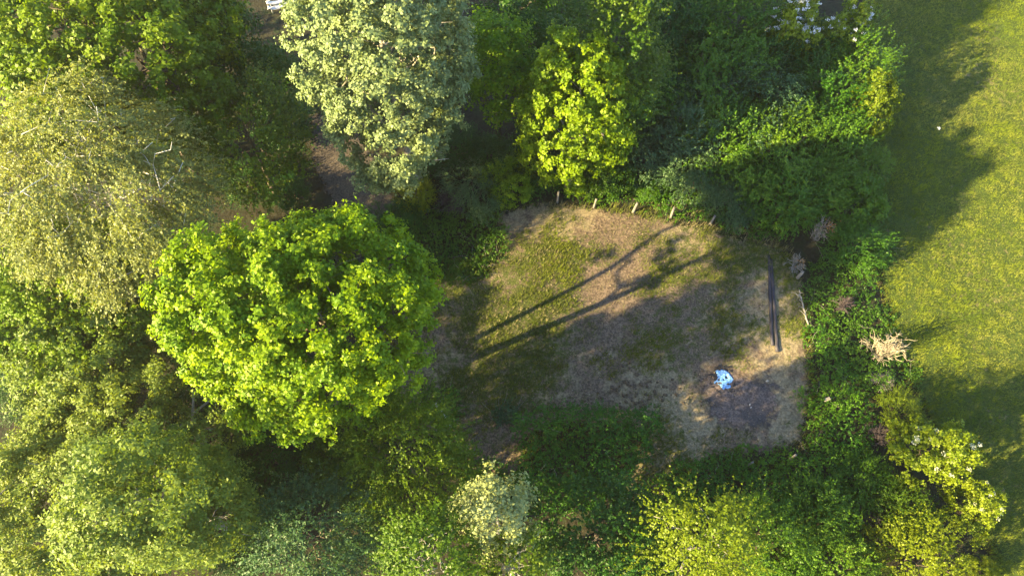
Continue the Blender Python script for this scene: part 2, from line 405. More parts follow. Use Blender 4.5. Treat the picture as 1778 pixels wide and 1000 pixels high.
sheet('meadow', MEADOW, .5, .006, .9, meadow_attr, ground_mat('meadow turf', (.10, .085, .05), (.050, .075, .014), (.20, .17, .08)), undul)
PATH = ground_poly([(540, 200), (600, 190), (660, 300), (690, 360), (640, 400), (580, 360), (545, 290)])
sheet('path', PATH, .25, .008, .6, lambda x, y: {'green': .02+0*x, 'straw': .25+.2*n2(x, y)}, ground_mat('trodden earth with shade', (.075, .062, .054), (.04, .05, .018), (.11, .09, .072)))  # path earth darkened, tree shade is put into its colours
BURN = ground_poly([(1225, 655), (1262, 640), (1300, 655), (1345, 670), (1352, 700), (1335, 735), (1290, 745), (1240, 730), (1222, 690)])
def burn_mat():
    m = ground_mat('burnt earth', (.135, .103, .092), (.085, .074, .074), (.24, .17, .135), .7)
    return m
nb = Noise(21, f=2.0)
sheet('burnt_ground', BURN, .12, .012, .7, lambda x, y: {'green': np.clip(.35+.35*nb(x, y), 0, 1), 'straw': np.clip(.1+.3*nb(y, x)+blob(x, y, [(1300, 738, 25, .6), (1295, 705, 15, .6)]), 0, 1)}, burn_mat(), lambda X, Y, s: .03*np.abs(nb(X, Y))*np.clip(s+.3, 0, 1)+undul(X, Y, s+5)+.01)

# ---- grass: single blades
def grass_mat(name, g0, g1, straw):
    g0, g1 = vivid(g0, 1.2), vivid(g1, 1.2)
    m, nt, N, L, out = new_mat(name)
    def attr(n_): a = N.new('ShaderNodeAttribute'); a.attribute_name = n_; return a.outputs['Fac']
    m1 = N.new('ShaderNodeMix'); m1.data_type = 'RGBA'; m1.inputs[6].default_value = (*g0, 1); m1.inputs[7].default_value = (*g1, 1); L.new(attr('tint'), m1.inputs[0])
    m2 = N.new('ShaderNodeMix'); m2.data_type = 'RGBA'; m2.inputs[7].default_value = (*straw, 1); L.new(attr('dry'), m2.inputs[0]); L.new(m1.outputs[2], m2.inputs[6])
    p = N.new('ShaderNodeBsdfPrincipled'); p.inputs['Roughness'].default_value = .6; p.inputs['Specular IOR Level'].default_value = .25
    t = N.new('ShaderNodeBsdfTranslucent'); ms = N.new('ShaderNodeMixShader'); ms.inputs[0].default_value = .35
    L.new(m2.outputs[2], p.inputs['Base Color']); L.new(m2.outputs[2], t.inputs[0])
    L.new(p.outputs[0], ms.inputs[1]); L.new(t.outputs[0], ms.inputs[2]); L.new(ms.outputs[0], out.inputs[0])
    return m
def blades(P, h, w, lean, tint, dry, r_, name, mat, per=3):
    k = np.repeat(np.arange(len(P)), per); n = len(k)
    a = r_.uniform(0, 6.283, n); rr = r_.random(n)*.06
    B = P[k]+np.stack([np.cos(a)*rr, np.sin(a)*rr, 0*a], 1)
    hh = h[k]*r_.uniform(.6, 1.3, n); side = np.stack([-np.sin(a), np.cos(a), 0*a], 1)*(w[k]*r_.uniform(.7, 1.3, n))[:, None]*.5
    ln = (lean[k] if lean.ndim == 2 else np.array(lean)[None])+np.stack([np.cos(a), np.sin(a)], 1)*.45
    T = B+np.concatenate([ln*hh[:, None], hh[:, None]], 1)
    V = np.stack([B-side, B+side, T], 1).reshape(-1, 3)
    o = obj(name, np_mesh(name, V, np.arange(3*n).reshape(-1, 3), {'tint': np.repeat(np.clip(tint[k]+r_.normal(0, .2, n), 0, 1), 3), 'dry': np.repeat(np.clip(dry[k]+r_.normal(0, .12, n), 0, 1), 3)}), mat)
    return o
M['grass'] = grass_mat('meadow grass', (.088, .140, .009), (.225, .272, .016), (.33, .31, .09))
M['turf'] = grass_mat('short turf', (.070, .100, .014), (.170, .200, .026), (.28, .235, .145))
def scatter(poly, n, r_, lo=0., box=None):
    P = np.asarray(poly); a, b = (P.min(0), P.max(0)) if box is None else box
    xy = r_.uniform(a, b, (n, 2)); s = poly_sd(xy[:, 0], xy[:, 1], poly)
    k = s > lo
    return xy[k], s[k]
r_ = np.random.default_rng(42)
a_ = at(1480, -20); b_ = at(1800, 1020); e_ = at(1800, -20)
xy, s_ = scatter(MEADOW, 170000, r_, -.5, ((12, b_.y-1), (e_.x+1, a_.y+1)))
vis = xy[:, 0] < 24.5+(xy[:, 1]+17)*.36
xy = xy[vis]; x, y = xy.T
nn = Noise(31, f=1.4); ns = Noise(32, f=3.5)
nf = Noise(93, f=7.); lean = np.stack([.25+.18*nf(x, y)+r_.normal(0, .3, len(x)), .1+.18*nf(y, x)+r_.normal(0, .3, len(x))], 1)
hgt = np.clip(.10+.012*nn(x, y)+.02*nf(x, y), .04, .2)
tag(blades(np.stack([x, y, undul(x, y, poly_sd(x, y, MEADOW))-.01], 1), hgt, 0*x+.017, lean, np.clip(.55+.14*n1(x, y)+.10*ns(x, y)+.15*nf(y, x), 0, 1), np.clip(.14+.16*n2(x, y)+.06*nn(y, x)+.08*Noise(91, f=7.)(x, y), 0, .6), r_, 'meadow_grass', M['grass'], 4),
    'long windblown green grass of the open meadow', 'grass', kind='stuff')
xy, s_ = scatter(CLEAR, 90000, r_, -.3); x, y = xy.T
n4 = Noise(14, f=6.); ca = clear_attr(x, y); g = ca['green']+.22*n3(x, y)+.16*n4(x, y)
sel = r_.random(len(x)) < np.clip(.3+1.1*g, .15, 1)*np.where(poly_sd(x, y, BURN) > -.15, .04, 1)
x, y, g, st = x[sel], y[sel], g[sel], ca['straw'][sel]
tag(blades(np.stack([x, y, undul(x, y, poly_sd(x, y, CLEAR))+.005], 1), np.clip(.045+.06*g, .03, .15), .02+.012*np.clip(g, 0, 1), np.zeros((len(x), 2))+.3, np.clip(.4+.2*nn(x, y), 0, 1), np.clip(.85-1.5*g+.35*(r_.random(len(x))-.5), 0, 1), r_, 'clearing_turf', M['turf'], 3),
    'short patchy turf of green and dry blades covering the clearing', 'grass', kind='stuff')
# loose litter: dead leaves and bits of straw lying on the turf
xy, s_ = scatter(CLEAR, 5200, r_, 0); x2, y2 = xy.T; k2 = len(x2)
tag(obj('leaf_litter', leaf_mesh('leaf_litter', [leaves(np.stack([x2, y2, undul(x2, y2, s_)+.035+r_.random(k2)*.03], 1), np.array([[0, 0, 1.]])+r_.normal(0, .35, (k2, 3)), r_.normal(size=(k2, 3)), r_.uniform(.05, .13, k2), r_.uniform(.02, .06, k2), r_.random(k2))]),
    leaf_mat('dead leaf litter', (.07, .045, .025), (.36, .29, .19), .1, (1, 1, 1), sat=1.0)), 'dead leaves and straw scattered over the turf', 'litter', kind='stuff')
# tussocks standing out of the turf
xy, s_ = scatter(CLEAR, 5200, r_, .2); x2, y2 = xy.T; ga = clear_attr(x2, y2)['green']+.3*n3(x2, y2); kk = (ga > .42) & (poly_sd(x2, y2, BURN) < -.2); x2, y2 = x2[kk], y2[kk]
tag(blades(np.stack([x2, y2, undul(x2, y2, s_[kk])], 1), r_.uniform(.10, .24, len(x2)), 0*x2+.03, np.zeros((len(x2), 2))+.15, r_.random(len(x2)), np.clip(.15+.3*n1(x2, y2), 0, .7), r_, 'tussocks', M['turf'], 7),
    'small green tussocks standing out of the turf', 'grass', kind='stuff')
# rank grass round the clearing's foot
xs, ys = [], []
xy, s_ = scatter(CLEAR, 14000, r_, -1.2); k = s_ < .25; x, y = xy[k].T
tag(blades(np.stack([x, y, 0*x], 1), r_.uniform(.15, .4, len(x)), 0*x+.03, np.zeros((len(x), 2))+.2, r_.random(len(x))*.6, np.clip(.3+.3*n1(x, y), 0, .9), r_, 'rank_grass', M['turf'], 3),
    'taller rank grass along the rim of the clearing', 'grass', kind='stuff')

# ------------------------------------------------------------------ trees
def tree(name, label, cat, px, py, rpx, zc, rz, style, mat, seed, bark='bark', trunk_r=.22, limbs=16, group=None, off=(0, 0), stems=None, low=.22, reach=.9, **kw):
    """px, py, rpx: middle and half width of the crown in the picture; zc, rz: its middle height and half height in metres"""
    p = at(px, py, zc); rx = metres(px, py, zc, rpx)
    root = empty(name, (p.x+off[0], p.y+off[1], 0)); tag(root, label, cat, group)
    parts, C = crown(seed, rx, rz, style, **kw)
    for q in parts: q[0][:, 2] += zc
    for q in parts: q[0][:, 0] -= off[0]; q[0][:, 1] -= off[1]
    C = C-np.array([off[0], off[1], 0])
    me = leaf_mesh('crown', parts)
    obj('crown', me, M[mat], root)
    V, F = wood(seed, C, zc, rz, trunk_r, limbs, stems=stems, low=low, reach=reach)
    obj('trunk', np_mesh('trunk', V, F, None, True), M[bark], root)
    return root, C, zc, rx
def blossoms(root, C, zc, mat, r_, n, size, spread=.5, per=22):
    """flat flower heads of many tiny petals on the upper side of the crown"""
    up = C[np.argsort(-C[:, 2])][:max(6, len(C)//2)]
    parts = []
    for i in range(n):
        c = up[r_.integers(len(up))]+np.array([0, 0, zc])+r_.normal(0, .15, 3)+unit(up[r_.integers(len(up))][None])[0]*.0+np.array([0, 0, spread])
        rr = size*np.sqrt(r_.random(per)); a = r_.uniform(0, 6.283, per)
        P = c+np.stack([rr*np.cos(a), rr*np.sin(a), r_.normal(0, .02, per)], 1)
        parts.append(leaves(P, np.array([[0, 0, 1.]])+r_.normal(0, .3, (per, 3)), r_.normal(size=(per, 3)), np.full(per, size*.5), np.full(per, size*.45), r_.random(per)))
    o = obj('blossom', leaf_mesh('blossom', parts), M[mat], root); o['kind'] = 'stuff'
    return o

tree('maple_tree', 'huge rounded bright green maple tree overhanging the west side of the clearing', 'tree', 531, 570, 164, 11.2, 5.1, 'clump', 'maple', 101, trunk_r=.24, limbs=30, stems=[(.3, -1.2, 1.0, -2.0), (-.2, .8, -.8, 2.6)], low=.45,
     leaf=.135, nclump=640, per=205, clump=.40, skirt=-.08, amp=.34, hang=34, hang_z=(.15, 1.15))  # unseen low clumps hung under the crown to dapple the clearing
tree('whitebeam_tree', 'tall silvery grey green tree with pale sunlit top above the dirt path', 'tree', 682, 128, 124, 10.5, 7.5, 'clump', 'whitebeam', 102, 'pale_bark', .36, 26,
     leaf=.14, nclump=580, per=210, clump=.44, skirt=-.7, amp=.3)
tree('field_maple_tree', 'sunlit light green tree with pointed top behind the fence posts', 'tree', 1003, 192, 90, 7.5, 4.2, 'clump', 'fieldmaple', 103, 'pale_bark', .2, 16,
     leaf=.17, nclump=330, per=160, clump=.38, skirt=-.9, amp=.4, cone=.2, gaps=.04)
tree('lime_tree', 'mid green tree with a yellow sunlit tip behind the pointed sunlit tree', 'tree', 1062, 130, 80, 7.5, 5.4, 'shoots', 'hazel', 104, 'bark', .24, 16,
     leaf=.16, nclump=150, per=180, clump=.8, skirt=-.6, cone=.35)
tree('ash_tree', 'broad olive green tree with bright sunlit outer side north of the birch', 'tree', 215, 110, 180, 9.5, 5.5, 'clump', 'ash', 105, 'bark', .36, 22,
     leaf=.19, nclump=460, per=150, clump=.52, skirt=-.45, amp=.35)
tree('oak_tree', 'dark tree crown cut off by the corner of the picture', 'tree', 30, 20, 105, 8, 5, 'clump', 'shade_green', 106, 'bark', .3, 12,
     leaf=.19, nclump=120, per=170, clump=.9)
tree('birch_tree', 'pale weeping birch with white branches beside the huge maple', 'tree', 178, 330, 156, 10.0, 4.4, 'weep', 'birch', 107, 'birch_bark', .17, 50,
     leaf=.105, wide=.7, nclump=320, per=380, clump=.6, droop=.75, skirt=-.6, amp=.35, gaps=.08, reach=1.12)
tree('hornbeam_tree', 'yellow green tree with layered sprays between birch and willow', 'tree', 120, 520, 125, 5.5, 3, 'shoots', 'hornbeam', 108, 'bark', .25, 16,
     leaf=.17, nclump=190, per=300, clump=.8, droop=.3, skirt=-.4)
tree('willow_tree', 'very large feathery pale green willow filling the southwest corner', 'tree', 185, 830, 202, 3.9, 2.9, 'clump', 'willow', 109, 'pale_bark', .3, 16,
     leaf=.135, wide=.6, nclump=720, per=205, clump=.48, skirt=-.4, amp=.5)
tree('willow_shade_crown', 'taller part of the very large willow, added to shade the dark gap', 'tree', 285, 880, 100, 8.4, 4.8, 'clump', 'willow', 129, 'pale_bark', .22, 12,
     leaf=.13, wide=.6, nclump=300, per=190, clump=.5, skirt=-.6, amp=.65)  # taller part of the willow, added as its own tree to cast shade
tree('sallow_tree', 'smaller pale grey green tree between the yellow green tree and the willow', 'tree', 150, 640, 105, 4, 2.7, 'clump', 'willow', 110, 'pale_bark', .22, 14,
     leaf=.15, wide=.65, nclump=240, per=150, clump=.42, amp=.4)
tree('elm_tree', 'dappled mid green tree between the birch and the dirt path', 'tree', 435, 255, 88, 5.5, 4, 'shoots', 'hazel', 111, 'bark', .2, 12,
     leaf=.14, nclump=110, per=200, clump=.75)
tree('ash_shade_crown', 'dark crown added for the shaded inner side of the broad olive tree', 'tree', 375, 110, 85, 6, 4.5, 'clump', 'shade_green', 112, 'bark', .25, 12,
     leaf=.17, nclump=110, per=150, clump=.85)  # dark crown standing in for the shaded interior of the ash tree
tree('goat_willow', 'dense rounded dark green small tree south of the huge maple', 'tree', 705, 800, 86, 4.4, 3.8, 'weep', 'oak', 113, 'bark', .16, 10,
     leaf=.12, wide=.5, nclump=130, per=240, clump=.6, droop=.25, skirt=-.5)
tree('shaded_willow', 'blue green shaded small tree at the bottom edge near the willow', 'tree', 555, 930, 88, 4.6, 3.8, 'weep', 'blue', 114, 'bark', .16, 10,
     leaf=.12, wide=.5, nclump=120, per=200, clump=.6, droop=.3, skirt=-.5)
tree('young_whitebeam', 'grey green young tree with thin pointed top south of the clearing', 'tree', 862, 892, 60, 6.4, 3.5, 'clump', 'whitebeam', 115, 'pale_bark', .1, 14,
     leaf=.13, nclump=80, per=110, clump=.4, cone=.45, gaps=.15)
tree('young_oak', 'sparse young tree with bare twigs and yellow sunlit tips', 'tree', 752, 965, 66, 7.4, 3.2, 'shoots', 'oak', 116, 'pale_bark', .08, 16,
     leaf=.12, nclump=90, per=150, clump=.6, gaps=.05)
tree('young_lime', 'yellow tipped young tree beside the grey green one at the bottom edge', 'tree', 890, 985, 58, 5.5, 2.6, 'shoots', 'hazel', 117, 'pale_bark', .1, 14,
     leaf=.12, nclump=60, per=110, clump=.55)
tree('cherry_tree', 'brightly sunlit yellow green tree with spiky upright shoots at the bottom edge', 'tree', 1212, 952, 66, 5.5, 4.0, 'shoots', 'yellow', 118, 'pale_bark', .12, 18,
     leaf=.125, nclump=80, per=170, clump=1.1, cone=.7, gaps=.1)
tree('spindle_tree', 'round dark green bush south of the bramble thicket', 'bush', 1040, 930, 88, 2.6, 2.4, 'shoots', 'shade_green', 119, 'bark', .1, 10,
     leaf=.13, nclump=100, per=240, clump=.7)
tree('shaded_elm', 'dark green shaded tree just east of the tall silvery tree', 'tree', 862, 130, 62, 6, 4.5, 'clump', 'maple', 120, 'bark', .2, 12,
     leaf=.16, nclump=90, per=150, clump=.7)
tree('shaded_hazel', 'dark shaded tree between silvery tree and pointed sunlit tree', 'tree', 905, 60, 70, 5, 4, 'clump', 'shade_green', 121, 'bark', .2, 12,
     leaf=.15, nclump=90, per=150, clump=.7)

# ------------------------------------------------------------------ shrubs: a few grown shapes, each shrub a copy of its own
VAR = {}
def variant(key, seed, rx, rz, zc, style, stems=5, **kw):
    parts, C = crown(seed, rx, rz, style, **kw)
    for q in parts: q[0][:, 2] = np.maximum(q[0][:, 2]+zc, .05)
    r_ = np.random.default_rng(seed+5); paths = []
    for i in range(stems*3):
        e = C[r_.integers(len(C))]*.92+np.array([0, 0, zc]); b = np.array([r_.normal(0, .15), r_.normal(0, .15), -.1])
        paths.append((curve(b, e, (0, 0, .3), 6, r_, .4), np.linspace(.045, .01, 6)))
    V, F = tubes(paths, 5)
    VAR[key] = (leaf_mesh('foliage', parts), np_mesh('stems', V, F, None, True), C, zc, rx)
variant('haw1', 201, 2.2, 2.0, 1.7, 'shoots', leaf=.125, nclump=90, per=230, clump=.7, amp=.3)
variant('haw2', 202, 2.2, 1.8, 1.6, 'shoots', leaf=.115, nclump=90, per=230, clump=.6, amp=.35, droop=.2)
variant('haw3', 203, 2.2, 2.2, 1.8, 'shoots', leaf=.13, nclump=80, per=240, clump=.8, amp=.4)
variant('hazel1', 204, 2.0, 2.0, 1.8, 'clump', leaf=.15, nclump=90, per=150, clump=.5, amp=.35)
variant('hazel2', 205, 2.0, 2.3, 2.0, 'clump', leaf=.14, nclump=100, per=150, clump=.45, amp=.4)
variant('elder1', 206, 1.8, 2.0, 2.0, 'clump', leaf=.15, nclump=70, per=150, clump=.45, amp=.35, cone=.2)
variant('sallow1', 207, 2.0, 1.9, 1.7, 'weep', leaf=.11, wide=.45, nclump=90, per=220, clump=.5, droop=.3, amp=.3)
NB = [0]
def shrub(name, label, key, px, py, rpx, mat, group=None, top=None, cat='bush', lift=0):
    fo, stm, C, zc, rx = VAR[key]; NB[0] += 1
    q = random.Random(NB[0]*7+3); tp = top or q.uniform(.9, 1.15)
    s = metres(px, py, zc*tp, rpx)/rx; s = metres(px, py, zc*tp*s, rpx)/rx; sz = s*tp; p = at(px, py, zc*sz)
    root = empty(name, (p.x, p.y, 0), q.uniform(0, 6.28), (s, s, sz)); tag(root, label, cat, group)
    obj('foliage', fo, M[mat], root); obj('stems', stm, M['bark'], root)
    return root, C, zc
TH = 'shrubs of the thicket north of the fence posts'
DENSE = 'dense shaded green hawthorn shrub in the thicket between posts and meadow'
HL = ['dark shrub at the top edge just east of the yellow tipped tree', 'dense shrub at the top edge west of the many flowered elder', 'large dense shrub in the heart of the shaded thicket', 'dark shrub wedged beside the pointed sunlit tree',
      'blue green shrub with long leaves in the middle of the thicket', 'blue green shaded shrub above the fourth fence post', 'mid green shrub north of the low dark shrub behind the last post', 'large shrub in the thicket southwest of the yellow topped shrub',
      'shrub below the few flowered elder on the meadow side', 'dark shrub between and below the two white flowered elders', 'blue green shrub above the middle fence post', 'blue green shrub with long leaves above the last two posts',
      'dark shrub just below the many flowered elder', 'dense shrub southwest of the bright yellow sunlit shrub', 'small shrub on the meadow edge under the sunlit shrub', 'dark shrub behind the pointed sunlit tree, at its east side']
for px, py, r0, key, mat in [(1175, 55, 75, 'haw1', 'shade_green'), (1265, 50, 80, 'haw3', 'hawthorn'), (1235, 150, 80, 'haw2', 'hawthorn'), (1165, 165, 60, 'haw1', 'shade_green'), (1305, 185, 70, 'sallow1', 'blue'),
                             (1180, 250, 60, 'haw3', 'blue'), (1255, 245, 68, 'haw1', 'hawthorn'), (1335, 265, 75, 'haw2', 'hawthorn'), (1465, 125, 65, 'haw3', 'hawthorn'), (1405, 120, 60, 'haw2', 'shade_green'),
                             (1120, 282, 44, 'haw2', 'blue'), (1205, 305, 44, 'sallow1', 'blue'), (1330, 110, 60, 'haw1', 'shade_green'), (1445, 250, 60, 'haw1', 'hawthorn'), (1490, 290, 42, 'haw2', 'hawthorn'), (1100, 200, 50, 'haw1', 'shade_green')]:
    shrub('hawthorn_shrub', HL.pop(0), key, px, py, r0, mat, TH)
shrub('hazel_shrub', 'shrub with lit top in the thicket just west of the bright sunlit shrub', 'haw3', 1410, 190, 72, 'hawthorn', top=.75)
shrub('sunlit_shrub', 'bright yellow sunlit shrub leaning over the meadow edge', 'hazel2', 1512, 195, 38, 'yellow', top=1.6)
shrub('shrub', 'mid green shrub on the meadow edge below the sunlit shrub', 'hazel1', 1475, 350, 45, 'hawthorn')
shrub('shrub', 'green shrub with yellow shoots above the top of the two poles', 'haw1', 1365, 345, 60, 'hawthorn', top=1.0)
shrub('dogwood_shrub', 'mid green shrub beside the dead brown leaved bush', 'haw2', 1425, 330, 50, 'hawthorn')
shrub('privet_shrub', 'dark green shrub on the meadow edge below the dead brown leaved bush', 'haw3', 1485, 430, 42, 'hawthorn')
shrub('buckthorn_shrub', 'low dark shrub behind the last fence post', 'sallow1', 1278, 338, 44, 'blue', top=.75)
shrub('guelder_shrub', 'green shrub behind the third fence post', 'hazel1', 1128, 325, 26, 'hawthorn', top=.6)
shrub('shrub', 'green shrub between the first and second fence post', 'hazel2', 1000, 318, 26, 'maple', top=.6)
shrub('shrub', 'green shrub at the foot of the pointed sunlit tree', 'hazel1', 1055, 300, 42, 'oak', top=.9)
shrub('gold_shrub', 'small yellow green shrub at the rim beside the first fence post', 'hazel2', 888, 318, 36, 'hornbeam', top=1.1)
shrub('shrub', 'dark green shrub between the silvery tree and the small yellow green shrub', 'haw2', 925, 275, 50, 'shade_green')
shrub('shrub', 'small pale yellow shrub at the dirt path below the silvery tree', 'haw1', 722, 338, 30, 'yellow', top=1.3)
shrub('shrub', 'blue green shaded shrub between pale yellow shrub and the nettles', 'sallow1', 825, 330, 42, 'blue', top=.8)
shrub('shrub', 'dark shrub beside the dirt path under the silvery tree', 'haw2', 690, 385, 38, 'shade_green', top=.8)
EL = 'elder bushes in blossom'
for px, py, r0, lab, n in [(1365, 66, 46, 'elder bush with many white flower heads at the top edge', 90), (1458, 72, 42, 'elder bush with few white flower heads next to the meadow', 40),
                           (1615, 790, 52, 'large sunlit elder bush with sun tinted cream flower heads beside the meadow', 26), (1688, 882, 38, 'small sunlit elder bush with sun tinted cream flower heads in the meadow edge', 12)]:
    root, C, zc = shrub('elder_bush', lab, 'elder1', px, py, r0, 'elder', EL, top=1.4 if py < 100 else 1.2)
    blossoms(root, C, zc, 'white_flower' if py < 100 else 'flower', np.random.default_rng(px), n, .15 if py > 100 else .16, .42)
shrub('gorse_shrub', 'small sunlit yellow green shrub above the large elder bush', 'haw3', 1563, 712, 32, 'yellow', top=1.0)
shrub('sloe_shrub', 'olive green shrub with sunlit top west of the small elder', 'haw1', 1560, 885, 48, 'hazel')
shrub('shrub', 'sunlit yellow green shrub at the bottom edge beside the meadow', 'haw2', 1590, 965, 62, 'yellow', top=1.15)
shrub('shrub', 'tiny sunlit shrub on the meadow edge at the bottom', 'hazel1', 1705, 992, 22, 'yellow')
shrub('thorn_shrub', 'green shrub with sunlit shoots east of the spiky sunlit tree', 'haw3', 1335, 930, 62, 'hawthorn')
shrub('rose_shrub', 'dark green shrub between the bramble band and the bottom edge', 'haw1', 1420, 890, 55, 'hawthorn')
shrub('birdcherry_shrub', 'yellow green shrub at the bottom edge below the dark green shrub', 'haw2', 1455, 975, 60, 'hawthorn', top=1.1)
shrub('maple_shrub', 'dark green shrub at the bottom between sunlit spiky tree and yellow green shrub', 'haw3', 1370, 1000, 50, 'hawthorn')
shrub('shrub', 'dark shrub on the meadow side below the large elder', 'haw2', 1500, 840, 45, 'hawthorn', top=.8)
shrub('shrub', 'dark green shrub left of the sunlit spiky tree', 'haw1', 1120, 970, 50, 'shade_green')
shrub('shrub', 'almost black shaded shrub below the huge maple', 'haw2', 470, 790, 50, 'shade_green', top=.8)
shrub('shrub', 'dark shrub in the gap between the willow and the blue green tree', 'haw1', 460, 900, 45, 'shade_green', top=.8)
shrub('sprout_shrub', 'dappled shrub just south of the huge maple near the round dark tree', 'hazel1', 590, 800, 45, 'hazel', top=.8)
shrub('shrub', 'shaded shrub in the dark gap at the dirt path', 'haw3', 490, 215, 45, 'shade_green', top=.9)
for px, py, r0, lab in [(415, 965, 40, 'added dark shrub at the bottom edge beside the willow'), (395, 830, 36, 'added dark shrub between willow and huge maple'), (40, 690, 40, 'added dark shrub at the picture edge above the willow'),
                        (500, 335, 32, 'added dark shrub where the dirt path meets the huge maple'), (640, 870, 40, 'added dark shrub between the round dark tree and the blue green tree'), (20, 620, 34, 'added dark shrub at the picture edge below the yellow green tree'),
                        (330, 250, 45, 'added dark shrub between the birch and the dappled tree'), (480, 130, 40, 'added dark shrub at the foot of the silvery tree beside the lounger'), (680, 940, 36, 'added dark shrub under the sparse young tree'), (800, 255, 40, 'added dark shrub east of the silvery tree foot'), (850, 268, 36, 'added dark shrub between rim shrub and shaded trees'), (425, 315, 38, 'added dark shrub between the dappled tree and the huge maple'), (735, 290, 30, 'added dark shrub just above the small pale yellow shrub'), (320, 700, 40, 'added dark shrub in the gap between the huge maple and the willow'), (150, 740, 36, 'added dark shrub showing between the pale small tree and the willow')]:
    shrub('shrub', lab, 'haw1', px, py, r0, 'shade_green', top=.8)  # shrubs added to darken gaps where lit floor showed between crowns
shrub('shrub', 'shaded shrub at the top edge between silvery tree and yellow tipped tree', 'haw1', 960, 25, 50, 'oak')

# ------------------------------------------------------------------ bramble thickets and weeds
def thicket(name, label, pts, h, mat, seed, leaf=.088, dens=150, cat='brambles', rise=.9, style=16, group=None):
    poly = ground_poly(pts); P = np.asarray(poly); c = P.mean(0)
    r_ = np.random.default_rng(seed); nz = Noise(seed, f=1.6)
    area = np.prod(P.max(0)-P.min(0)); xy, s_ = scatter(poly, int(area*dens/7), r_, -.7); s_ = s_+.32*nz(xy[:, 1]*1.3, xy[:, 0]*1.3); kk = s_ > -.2; xy, s_ = xy[kk], s_[kk]
    x, y = xy.T; top = h*np.clip((s_+.35)/rise, .15, 1)**.6*np.clip(1+.38*nz(x, y), .3, 2.2)
    n = len(x); a = r_.uniform(0, 6.283, n)
    z0 = top*r_.uniform(.45, 1.0, n); dirn = np.stack([np.cos(a), np.sin(a), r_.uniform(-.1, .8, n)], 1); dirn = unit(dirn)
    Ls = r_.uniform(.25, .7, n); per = 13; k = np.repeat(np.arange(n), per); s = r_.random(len(k))
    side = unit(np.cross(dirn[k], r_.normal(size=(len(k), 3))))
    Q = np.stack([x-c[0], y-c[1], z0], 1)[k]+dirn[k]*(Ls[k]*s)[:, None]-np.array([0, 0, .3])*(s**2*Ls[k])[:, None]+side*leaf*.45
    Q[:, 2] = np.maximum(Q[:, 2], .04)
    Nn = unit(np.array([0, 0, .8])+side*.3+r_.normal(0, .42, Q.shape)); L = leaf*r_.uniform(.6, 1.35, len(k))
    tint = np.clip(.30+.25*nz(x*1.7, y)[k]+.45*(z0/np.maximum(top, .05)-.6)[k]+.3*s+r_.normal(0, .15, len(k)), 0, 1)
    root = empty(name, (c[0], c[1], 0)); tag(root, label, cat, group)
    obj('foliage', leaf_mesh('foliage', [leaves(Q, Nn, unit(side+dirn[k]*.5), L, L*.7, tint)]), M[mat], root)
    paths = []
    for i in r_.choice(n, min(14, n), replace=False):
        b = np.array([x[i]-c[0], y[i]-c[1], 0]); e = b+np.array([dirn[i, 0]*1.2, dirn[i, 1]*1.2, top[i]*1.02])
        paths.append((curve(b, e, (0, 0, top[i]*.6), 6, r_, .3), np.linspace(.009, .005, 6)))
    V, F = tubes(paths, 4); tag(obj('canes', np_mesh('canes', V, F), M['grey_twig'], root), kind='stuff')
    return root
thicket('bramble_thicket', 'big dark green bramble thicket jutting into the south of the clearing', [(905, 730), (960, 715), (1040, 712), (1120, 720), (1142, 745), (1120, 775), (1105, 850), (1090, 900), (950, 890), (905, 840), (915, 790), (890, 755)], 1.45, 'bramble', 301, dens=360)
thicket('bramble_band', 'long bramble band between the burnt ground and the bottom shrubs', [(1110, 850), (1180, 815), (1260, 792), (1340, 785), (1400, 770), (1470, 790), (1520, 830), (1480, 880), (1390, 900), (1250, 890), (1130, 910)], .9, 'bramble', 302, dens=300)
thicket('bramble_hedge', 'green bramble strip along the east rim of the clearing', [(1398, 560), (1430, 560), (1470, 620), (1500, 700), (1500, 790), (1430, 800), (1390, 770), (1400, 690)], .8, 'bramble', 303, dens=300)
thicket('nettle_bed', 'deep green nettle bed between the two poles and the meadow', [(1400, 470), (1440, 450), (1500, 450), (1525, 490), (1545, 560), (1600, 660), (1560, 690), (1500, 680), (1470, 620), (1430, 560), (1400, 540)], .6, 'nettle', 304, dens=260, cat='nettles')
thicket('nettle_patch', 'dark green nettle patch between the huge maple and the fence posts', [(690, 420), (720, 380), (790, 360), (860, 370), (880, 410), (870, 450), (825, 470), (790, 490), (740, 485), (715, 470)], .5, 'nettle', 305, dens=280, cat='nettles')
thicket('ivy_patch', 'dark ivy mound around the fallen birch log', [(715, 690), (745, 678), (785, 690), (800, 720), (790, 745), (740, 735), (715, 715)], .5, 'bramble', 306, dens=280, cat='ivy')
thicket('bramble_tongue', 'small bramble tongue between the round dark tree and the bare soil', [(790, 770), (830, 800), (860, 835), (900, 850), (900, 900), (820, 890), (780, 840)], .7, 'bramble', 307, dens=260)
thicket('bramble_bank', 'bramble bank along the fence posts on the north rim', [(860, 350), (900, 330), (1000, 335), (1100, 355), (1200, 375), (1290, 398), (1340, 415), (1340, 380), (1290, 350), (1180, 330), (1000, 310), (900, 300), (860, 320)], .4, 'bramble', 308, dens=260)
thicket('fern_clump', 'small lone fern clump on the bare soil beside the bramble thicket', [(860, 708), (878, 702), (898, 712), (900, 728), (880, 738), (862, 730)], .45, 'blue', 309, dens=420, cat='fern', leaf=.11)
thicket('meadow_weeds', 'tall weeds along the foot of the thicket on the meadow edge', [(1500, 150), (1515, 150), (1520, 350), (1530, 470), (1500, 470), (1500, 350)], .5, 'nettle', 310, dens=200, cat='weeds')
th = thicket('yellow_flower_clump', 'low clump of yellow green flowering weeds beside the nettle patch', [(780, 478), (800, 455), (840, 452), (845, 468), (820, 488), (790, 497)], .4, 'hazel', 311, dens=300, cat='weeds', leaf=.10)

